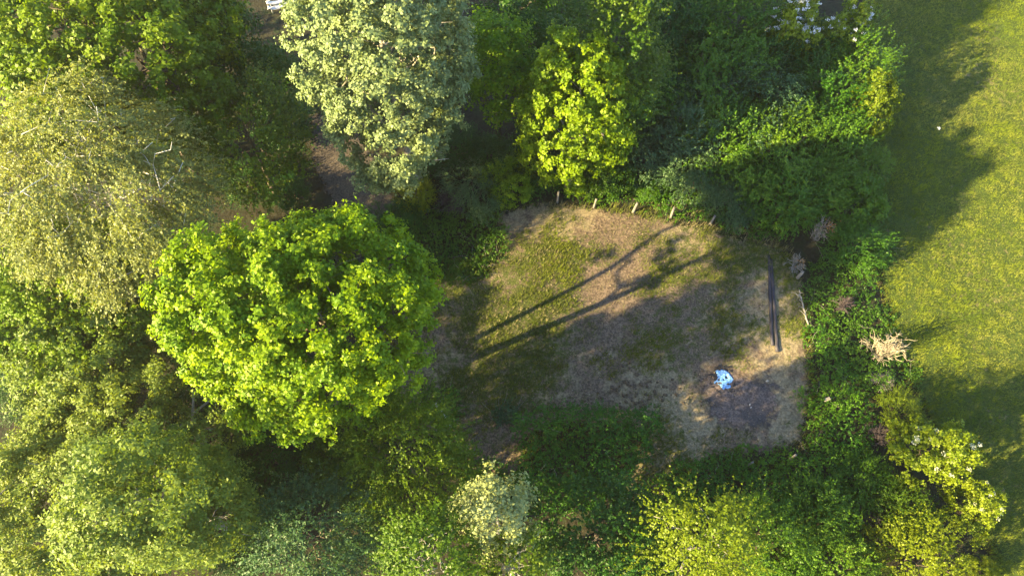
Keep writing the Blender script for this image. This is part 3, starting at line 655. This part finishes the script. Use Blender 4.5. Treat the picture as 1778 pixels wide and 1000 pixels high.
# ------------------------------------------------------------------ fence posts
def split_post(seed, h, r0):
    """a cleft post: uneven five sided section, split top"""
    r_ = np.random.default_rng(seed); k = 7; a = np.sort(np.linspace(0, 2*np.pi, k, endpoint=False)+r_.normal(0, .12, k))
    rad = r0*r_.uniform(.8, 1.2, k); zs = np.array([-.25, 0, .35, .7, 1.])*h; zs[0] = -.3
    V, F = [], []
    for i, z in enumerate(zs):
        w = 1-.06*i; jit = r_.normal(0, .006, (k, 3))
        V.append(np.stack([rad*np.cos(a)*w, rad*np.sin(a)*w, np.full(k, z)], 1)+jit)
    V[-1][:, 2] += .05*np.cos(a+r_.uniform(0, 6)); V = np.concatenate(V+[np.array([[0, 0, h-.03]])])
    for i in range(len(zs)-1):
        for j in range(k): F.append((i*k+j, i*k+(j+1) % k, (i+1)*k+(j+1) % k, (i+1)*k+j))
    e = (len(zs)-1)*k
    T = [(e+j, e+(j+1) % k, len(V)-1) for j in range(k)]
    return np_mesh('fence_post', V, [np.array(F), np.array(T)])
FP = 'old fence posts round the clearing'
for i, (px, py, h, r0, lab) in enumerate([(968, 352, 1.15, .085, 'weathered grey fence post standing westmost of the north row'), (1031, 361, 1.1, .08, 'weathered grey fence post second from the west end of the north row'),
        (1099, 369, 1.1, .08, 'weathered grey fence post in the middle of the north row'), (1164, 379, 1.2, .085, 'weathered grey fence post fourth from the west end of the north row'),
        (1233, 389, 1.1, .08, 'weathered grey fence post half hidden at the east end of the north row'), (1384, 484, .9, .12, 'thick grey fence post stump beside the small dead shrub near the poles'),
        (1372, 797, .9, .08, 'grey fence post in brambles below the burnt ground'), (1298, 808, .8, .07, 'dark thin fence post in the bramble band west of the grey one'),
        (1226, 832, .8, .08, 'short grey fence post in the bramble band by the narrow soil tongue'), (1151, 856, .8, .07, 'grey fence post nearest the spiky sunlit tree top')]):
    p = at(px, py); o = obj('fence_post', split_post(400+i, h, r0), M['post']); o.location = p
    q = random.Random(i); o.rotation_euler = (q.uniform(-.06, .06), q.uniform(-.06, .06), q.uniform(0, 6))
    tag(o, lab, 'post', FP)
# sawn board end in the brambles
def box_mesh(name, sx, sy, sz, bev=.006):
    import bmesh
    bm = bmesh.new(); bmesh.ops.create_cube(bm, size=1); bmesh.ops.scale(bm, vec=(sx, sy, sz), verts=bm.verts)
    bmesh.ops.bevel(bm, geom=bm.edges[:], offset=bev, segments=1, affect='EDGES')
    me = bpy.data.meshes.new(name); bm.to_mesh(me); bm.free(); return me
o = obj('board', box_mesh('board', .34, .16, .05), M['twig']); p = at(1436, 693, .85); o.location = p; o.rotation_euler = (.2, -.1, .35)
tag(o, 'pale brown board end sticking out of the brambles east of the clearing', 'board')

# ------------------------------------------------------------------ two long poles on the turf
def pole(label, p0, p1, r0, r1, seed):
    a, b = at(*p0), at(*p1); r_ = np.random.default_rng(seed)
    d = np.array(b-a); n = 16; t = np.linspace(0, 1, n)[:, None]
    P = np.array(a)+t*d; P[:, 2] = r0*.98+.02; P[:, :2] += r_.normal(0, .008, (n, 2))
    c = P.mean(0); V, F = tubes([(P-c, np.linspace(r0, r1, n)*(1+r_.normal(0, .03, n)))], 12)
    o = obj('pole', np_mesh('pole', V, F, None, True), M['pole']); o.location = c
    tag(o, label, 'pole', 'two long poles lying side by side'); return o
pole('long dark pole lying on the turf, the one nearer the clearing', (1333.5, 446), (1339.5, 601), .085, .10, 1)
pole('long dark pole lying on the turf, the one nearer the brambles', (1337.5, 452), (1348.5, 612), .085, .105, 2)

# ------------------------------------------------------------------ ash heap on the burnt ground
def ash():
    r_ = np.random.default_rng(8); poly = ground_poly([(1243, 645), (1252, 641), (1262, 643), (1270, 651), (1275, 659), (1271, 666), (1267, 672), (1258, 680), (1252, 676), (1247, 670), (1239, 666), (1240, 659), (1244, 655)])
    P = np.asarray(poly); st = .035; xs = np.arange(P[:, 0].min()-.1, P[:, 0].max()+.1, st); ys = np.arange(P[:, 1].min()-.1, P[:, 1].max()+.1, st)
    X, Y = np.meshgrid(xs, ys); nz = Noise(77, f=7.); s = poly_sd(X, Y, poly)+.05*nz(X, Y)
    hole = np.zeros(X.shape)
    for px, py, rr in [(1261, 656, .10), (1250, 666, .055), (1256, 660, .04), (1268, 667, .05), (1247, 660, .04), (1262, 668, .04)]:
        c = at(px, py); hole = np.maximum(hole, np.exp(-((X-c.x)**2+(Y-c.y)**2)/rr**2))
    Z = np.minimum(.055+.10*np.clip(s, 0, .3)**.6+.022*np.abs(nz(X*1.7, Y*1.7)), 9)
    ok = (s > 0) & (hole+.2*nz(Y*1.3, X*1.3) < .42)
    n = len(xs); i = (np.arange(len(ys)-1)[:, None]*n+np.arange(n-1)[None]).ravel(); F = np.stack([i, i+1, i+n+1, i+n], 1)
    F = F[ok.ravel()[F].all(1)]; used = np.unique(F); mp = np.full(X.size, -1); mp[used] = np.arange(len(used))
    V = np.stack([X.ravel(), Y.ravel(), Z.ravel()], 1)[used]; c = V.mean(0)*np.array([1, 1, 0])
    # skirt down to the earth so that it is a solid crust
    Fm = mp[F]; E = np.concatenate([Fm[:, [0, 1]], Fm[:, [1, 2]], Fm[:, [2, 3]], Fm[:, [3, 0]]])
    key = set(map(tuple, E)); B = np.array([e for e in map(tuple, E) if (e[1], e[0]) not in key])
    V2 = V.copy(); V2[:, 2] = .03; m = len(V)
    Fs = np.stack([B[:, 1], B[:, 0], B[:, 0]+m, B[:, 1]+m], 1)
    o = obj('ash_crust', np_mesh('ash_crust', np.concatenate([V, V2])-c, np.concatenate([Fm, Fs]), None, True), noise_mat('ash with sky tint', [(.38, (.04, .10, .26)), (.48, (.14, .33, .70)), (.60, (.24, .46, .82)), (.74, (.48, .66, .88))], 16, .8, .5))  # blue of the reflected sky is put into the white ash colour
    o.location = c; tag(o, 'white ash crust tinted by the blue sky, with dark holes on the burnt ground', 'ash')
    # charred bits round it
    k = 46
    for i in range(k):
        a = r_.uniform(0, 6.283); rr = r_.uniform(15, 24); px, py = 1257+rr*math.cos(a)*1.05, 661+rr*math.sin(a)*1.0
        if i < 14: px, py = r_.uniform(1238, 1268), r_.uniform(637, 644)
        elif i < 22: px, py = r_.uniform(1232, 1243), r_.uniform(648, 662)
        elif i < 30: px, py = r_.uniform(1262, 1276), r_.uniform(664, 682)
        p = at(px, py)
        o = obj('charred_piece', CH[i % len(CH)], M['char']); o.location = (p.x, p.y, .075); s = r_.uniform(.6, 1.5)
        o.scale = (s, s, s); o.rotation_euler = (r_.normal(0, .2), r_.normal(0, .2), r_.uniform(0, 6.28))
        tag(o, 'black charred wood piece beside the pale ash crust', 'charcoal', 'charred pieces round the ash crust')
def chunk(name, seed, sx, sy, sz, jit=.18):
    import bmesh
    r = random.Random(seed); bm = bmesh.new(); bmesh.ops.create_icosphere(bm, subdivisions=1, radius=.5)
    for v in bm.verts: v.co = Vector((v.co.x*sx, v.co.y*sy, v.co.z*sz))*(1+r.uniform(-jit, jit)*2)
    me = bpy.data.meshes.new(name); bm.to_mesh(me); bm.free(); return me
CH = [chunk('charred_piece', i, .17+.05*(i % 3), .09+.02*(i % 2), .08) for i in range(5)]
ash()
ST = [chunk('stone', 30+i, .16, .13, .09) for i in range(4)]
M['stone'] = noise_mat('pale stone', [(.3, (.30, .27, .24)), (.7, (.55, .50, .45))], 6, .9, .4)
r_ = np.random.default_rng(18)
for i, (px, py) in enumerate([(1301, 703), (1303, 708), (1331, 662)]):
    p = at(px, py); o = obj('stone', ST[i % 4], M['stone']); o.location = (p.x, p.y, .09); s = r_.uniform(.6, 1.1); o.scale = (s, s, s); o.rotation_euler = (0, 0, r_.uniform(0, 6))
    tag(o, 'small pale stone lying on the burnt ground', 'stone', 'pale stones on the burnt ground')
# clods in the straw
V, F, b = [], [], 0
cl = [chunk('clod', 60+i, .2, .17, .07, .2) for i in range(3)]
for i in range(90):
    px, py = r_.normal(1110, 36), r_.normal(685, 20)
    p = at(px, py); me = cl[i % 3]; co = np.array([v.co[:] for v in me.vertices])*r_.uniform(.4, 1.3); a = r_.uniform(0, 6.28)
    co = np.stack([co[:, 0]*math.cos(a)-co[:, 1]*math.sin(a)+p.x, co[:, 0]*math.sin(a)+co[:, 1]*math.cos(a)+p.y, co[:, 2]+.12], 1)
    V.append(co); F.append(np.array([f.vertices[:] for f in me.polygons])+b); b += len(co)
tag(obj('earth_clods', np_mesh('earth_clods', np.concatenate(V), np.concatenate(F)), noise_mat('dark earth', [(.3, (.05, .035, .022)), (.7, (.12, .09, .06))], 8)), 'dark clods of earth scattered over the straw coloured turf', 'clods', kind='stuff')

# ------------------------------------------------------------------ dead shrubs and fallen wood
def dead_shrub(name, label, px, py, rpx, h, mat, seed, n=46, cat='dead shrub', brown=None, thick=.026):
    r_ = np.random.default_rng(seed); p = at(px, py, h*.6); rr = metres(px, py, h*.6, rpx)
    root = empty(name, (p.x, p.y, 0)); tag(root, label, cat); paths = []
    for i in range(n):
        a = r_.uniform(0, 6.283); el = r_.uniform(.15, 1.3); L = r_.uniform(.6, 1.05)
        b = np.array([r_.normal(0, .08*rr), r_.normal(0, .08*rr), 0 if i % 3 else h*.3])
        e = np.array([math.cos(a)*rr*L*math.cos(el)*1.15, math.sin(a)*rr*L*math.cos(el)*1.15, h*(.35+.65*math.sin(el))*L])
        P = curve(b, e, (0, 0, h*.18), 7, r_, .45); paths.append((P, np.linspace(thick, .008, 7)))
        for q in range(4):
            m = r_.integers(2, 6); e2 = P[m]+(P[6]-P[m])*r_.uniform(.3, .8)+r_.normal(0, .16, 3)*rr
            paths.append((curve(P[m], e2, (0, 0, .03), 4, r_, .3), np.linspace(thick*.6, .007, 4)))
    V, F = tubes(paths, 4); obj('twigs', np_mesh('twigs', V, F), M[mat], root)
    if brown:
        k = brown; c = np.array([.35*rr, -.1*rr, h*.7]); P = c+r_.normal(0, .22, (k, 3))*rr
        obj('dead_leaves', leaf_mesh('dead_leaves', [leaves(P, r_.normal(size=(k, 3)), r_.normal(size=(k, 3)), np.full(k, .09), np.full(k, .06), r_.random(k))]), M['rust_twig'], root)
    return root
dead_shrub('dead_shrub', 'pale sunlit bare dead shrub on the meadow edge', 1541, 602, 38, 2.5, 'twig', 501, 46, thick=.021)
dead_shrub('dead_bush', 'greyish dead bush with brown withered leaves in the thicket corner', 1430, 395, 24, 2.6, 'grey_twig', 502, 26, brown=120)
dead_shrub('dead_thornbush', 'small grey dead bush at the upper end of the two poles', 1384, 456, 20, 1.4, 'grey_twig', 503, 20, brown=40)
dead_shrub('dry_stalks', 'grey dry stalks below the pale sunlit dead shrub', 1530, 660, 26, .8, 'grey_twig', 504, 40, cat='dry stalks', thick=.016)
dead_shrub('twig_bush', 'purplish bare twig bush in the nettle bed', 1466, 528, 19, 1.0, 'purple_twig', 505, 44, cat='twig bush', thick=.018)
dead_shrub('brown_twigs', 'heap of bare brown twigs west of the large elder', 1530, 755, 24, 1.0, 'purple_twig', 506, 50, cat='twigs', thick=.016)
dead_shrub('bare_thicket', 'bare brown tangle of twigs between bottom shrubs', 1510, 890, 30, 1.6, 'purple_twig', 507, 50, cat='twigs', thick=.016)
dead_shrub('bare_bush', 'dark blue grey bare bush at the rim near the silvery tree', 785, 345, 32, 1.4, 'purple_twig', 508, 90, cat='bush', thick=.016)
def branch(name, label, pts, zs, r0, r1, mat, seed, side=8, cat='branch'):
    r_ = np.random.default_rng(seed); P = np.array([list(at(px, py, z)) for (px, py), z in zip(pts, zs)])
    t = np.linspace(0, len(P)-1, 12); Q = np.stack([np.interp(t, np.arange(len(P)), P[:, j]) for j in range(3)], 1)
    Q[1:-1] += r_.normal(0, .02, (10, 3)); paths = [(Q, np.linspace(r0, r1, 12))]
    for i in range(side):
        m = r_.integers(3, 11); e = Q[m]+(Q[11]-Q[m])*.25+r_.normal(0, .35, 3)*np.array([1, 1, .3]); e[2] = max(e[2], .1)
        paths.append((curve(Q[m], e, (0, 0, .08), 5, r_, .4), np.linspace(r1*.8, .006, 5)))
    c = Q.mean(0)*np.array([1, 1, 0]); V, F = tubes(paths, 6)
    o = obj(name, np_mesh(name, V-c, F, None, True), M[mat]); o.location = c
    tag(o, label, cat); return o
branch('fallen_branch', 'long fallen grey branch leaning in the nettles beside the poles', [(1404, 566), (1398, 545), (1392, 520), (1388, 503)], [.35, .3, .45, .6], .05, .03, 'grey_twig', 1, 9)
branch('birch_log', 'short fallen white birch log on bare soil near the maple', [(755, 700), (768, 715), (785, 743)], [.45, .25, .12], .07, .055, 'birch_bark', 2, 2, 'log')
branch('dead_bough', 'bare grey forked bough sticking out of the birch', [(318, 405), (338, 395), (352, 388), (368, 370)], [5, 5.3, 5.6, 6], .07, .03, 'grey_twig', 3, 7)
branch('silver_bough', 'bare silver bough sticking out of the willow', [(310, 920), (300, 912), (285, 905), (262, 902)], [6.6, 7.4, 8.2, 8.6], .035, .015, 'grey_twig', 4, 5)
branch('leaning_birch_stem', 'leaning white birch stem in front of the dark gap', [(285, 398), (300, 380), (322, 362)], [5, 6, 7], .09, .07, 'birch_bark', 5, 2, 'stem')

# ------------------------------------------------------------------ white plastic lounger at the path, top edge
def lounger():
    p = at(484, 10, .3); root = empty('garden_lounger', (p.x, p.y, 0), .30); tag(root, 'white curved garden lounger half under the silvery tree', 'lounger')
    def sweep(name, prof, y0, y1):
        P = np.array(prof); n = len(P); V = []
        for yy in (y0, y1):
            for dz in (0, -.04): V.append(np.stack([P[:, 0], np.full(n, yy), P[:, 1]+dz], 1))
        V = np.concatenate(V); F = []
        for i in range(n-1):
            a, b, c, d = i, i+n, i+2*n, i+3*n
            F += [(a, a+1, c+1, c), (b, d, d+1, b+1), (a, b, b+1, a+1), (c, c+1, d+1, d)]
        F += [(0, 2*n, 3*n, n), (n-1, 2*n-1, 4*n-1, 3*n-1)]
        return obj(name, np_mesh(name, V, np.array(F)), M['plastic'], root)
    t = np.linspace(-.75, .75, 13)
    sweep('seat', [(x, .34+.18*(x/.75)**2+.03*math.sin(x*5)) for x in t], -.34, -.03)
    sweep('backrest', [(x, .44+.18*(x/.75)**2) for x in t], .03, .34)
    for sx in (-.55, .55):
        for sy in (-.28, .28):
            V, F = tubes([(np.array([[sx, sy, 0], [sx, sy, .25], [sx*.98, sy, .46]]), [.03, .028, .026])], 8)
            obj('leg', np_mesh('leg', V, F), M['plastic'], root)
    for sy in (-.36, .36):
        V, F = tubes([(np.array([[-.8, sy, .5], [-.4, sy, .62], [0, sy, .64], [.4, sy, .62]]), [.025]*4)], 8)
        obj('armrest', np_mesh('armrest', V, F), M['plastic'], root)
lounger()
# white umbels in the meadow grass
r_ = np.random.default_rng(3)
for i, (px, py) in enumerate([(1521, 356), (1524, 358), (1518, 375), (1622, 232)]):
    p = at(px, py); root = empty('cow_parsley', (p.x, p.y, 0)); tag(root, 'small white flowering umbel in the grass on the meadow edge', 'flower', 'white umbels in the meadow')
    V, F = tubes([(np.array([[0, 0, 0], [.02, 0, .25], [.03, .02, .5]]), [.008, .006, .005])], 5); obj('stem', np_mesh('stem', V, F), M['nettle'], root)
    k = 26; rr = .11*np.sqrt(r_.random(k)); a = r_.uniform(0, 6.28, k)
    obj('blossom', leaf_mesh('blossom', [leaves(np.stack([.03+rr*np.cos(a), .02+rr*np.sin(a), .5+0*a], 1), np.array([[0, 0, 1.]])+r_.normal(0, .2, (k, 3)), r_.normal(size=(k, 3)), np.full(k, .05), np.full(k, .05), r_.random(k))]), M['white_flower'], root)

# ------------------------------------------------------------------ haze volume, added for the sunward glow that is partly lens veil
HAZE = 0.0006
if HAZE:
    V = np.array([[sx*120, sy*120, z] for z in (-1, 42) for sx, sy in ((-1, -1), (1, -1), (1, 1), (-1, 1))])
    F = np.array([[0, 3, 2, 1], [4, 5, 6, 7], [0, 1, 5, 4], [1, 2, 6, 5], [2, 3, 7, 6], [3, 0, 4, 7]])
    m, nt, N, L, out = new_mat('glow haze')
    pv = N.new('ShaderNodeVolumePrincipled'); pv.inputs['Color'].default_value = (.97, .96, .92, 1); pv.inputs['Density'].default_value = HAZE; pv.inputs['Anisotropy'].default_value = .68
    L.new(pv.outputs[0], out.inputs['Volume'])
    tag(obj('haze', np_mesh('haze', V, F), m), 'thin even haze added over the whole clearing for the sunward glow', 'haze', kind='stuff')
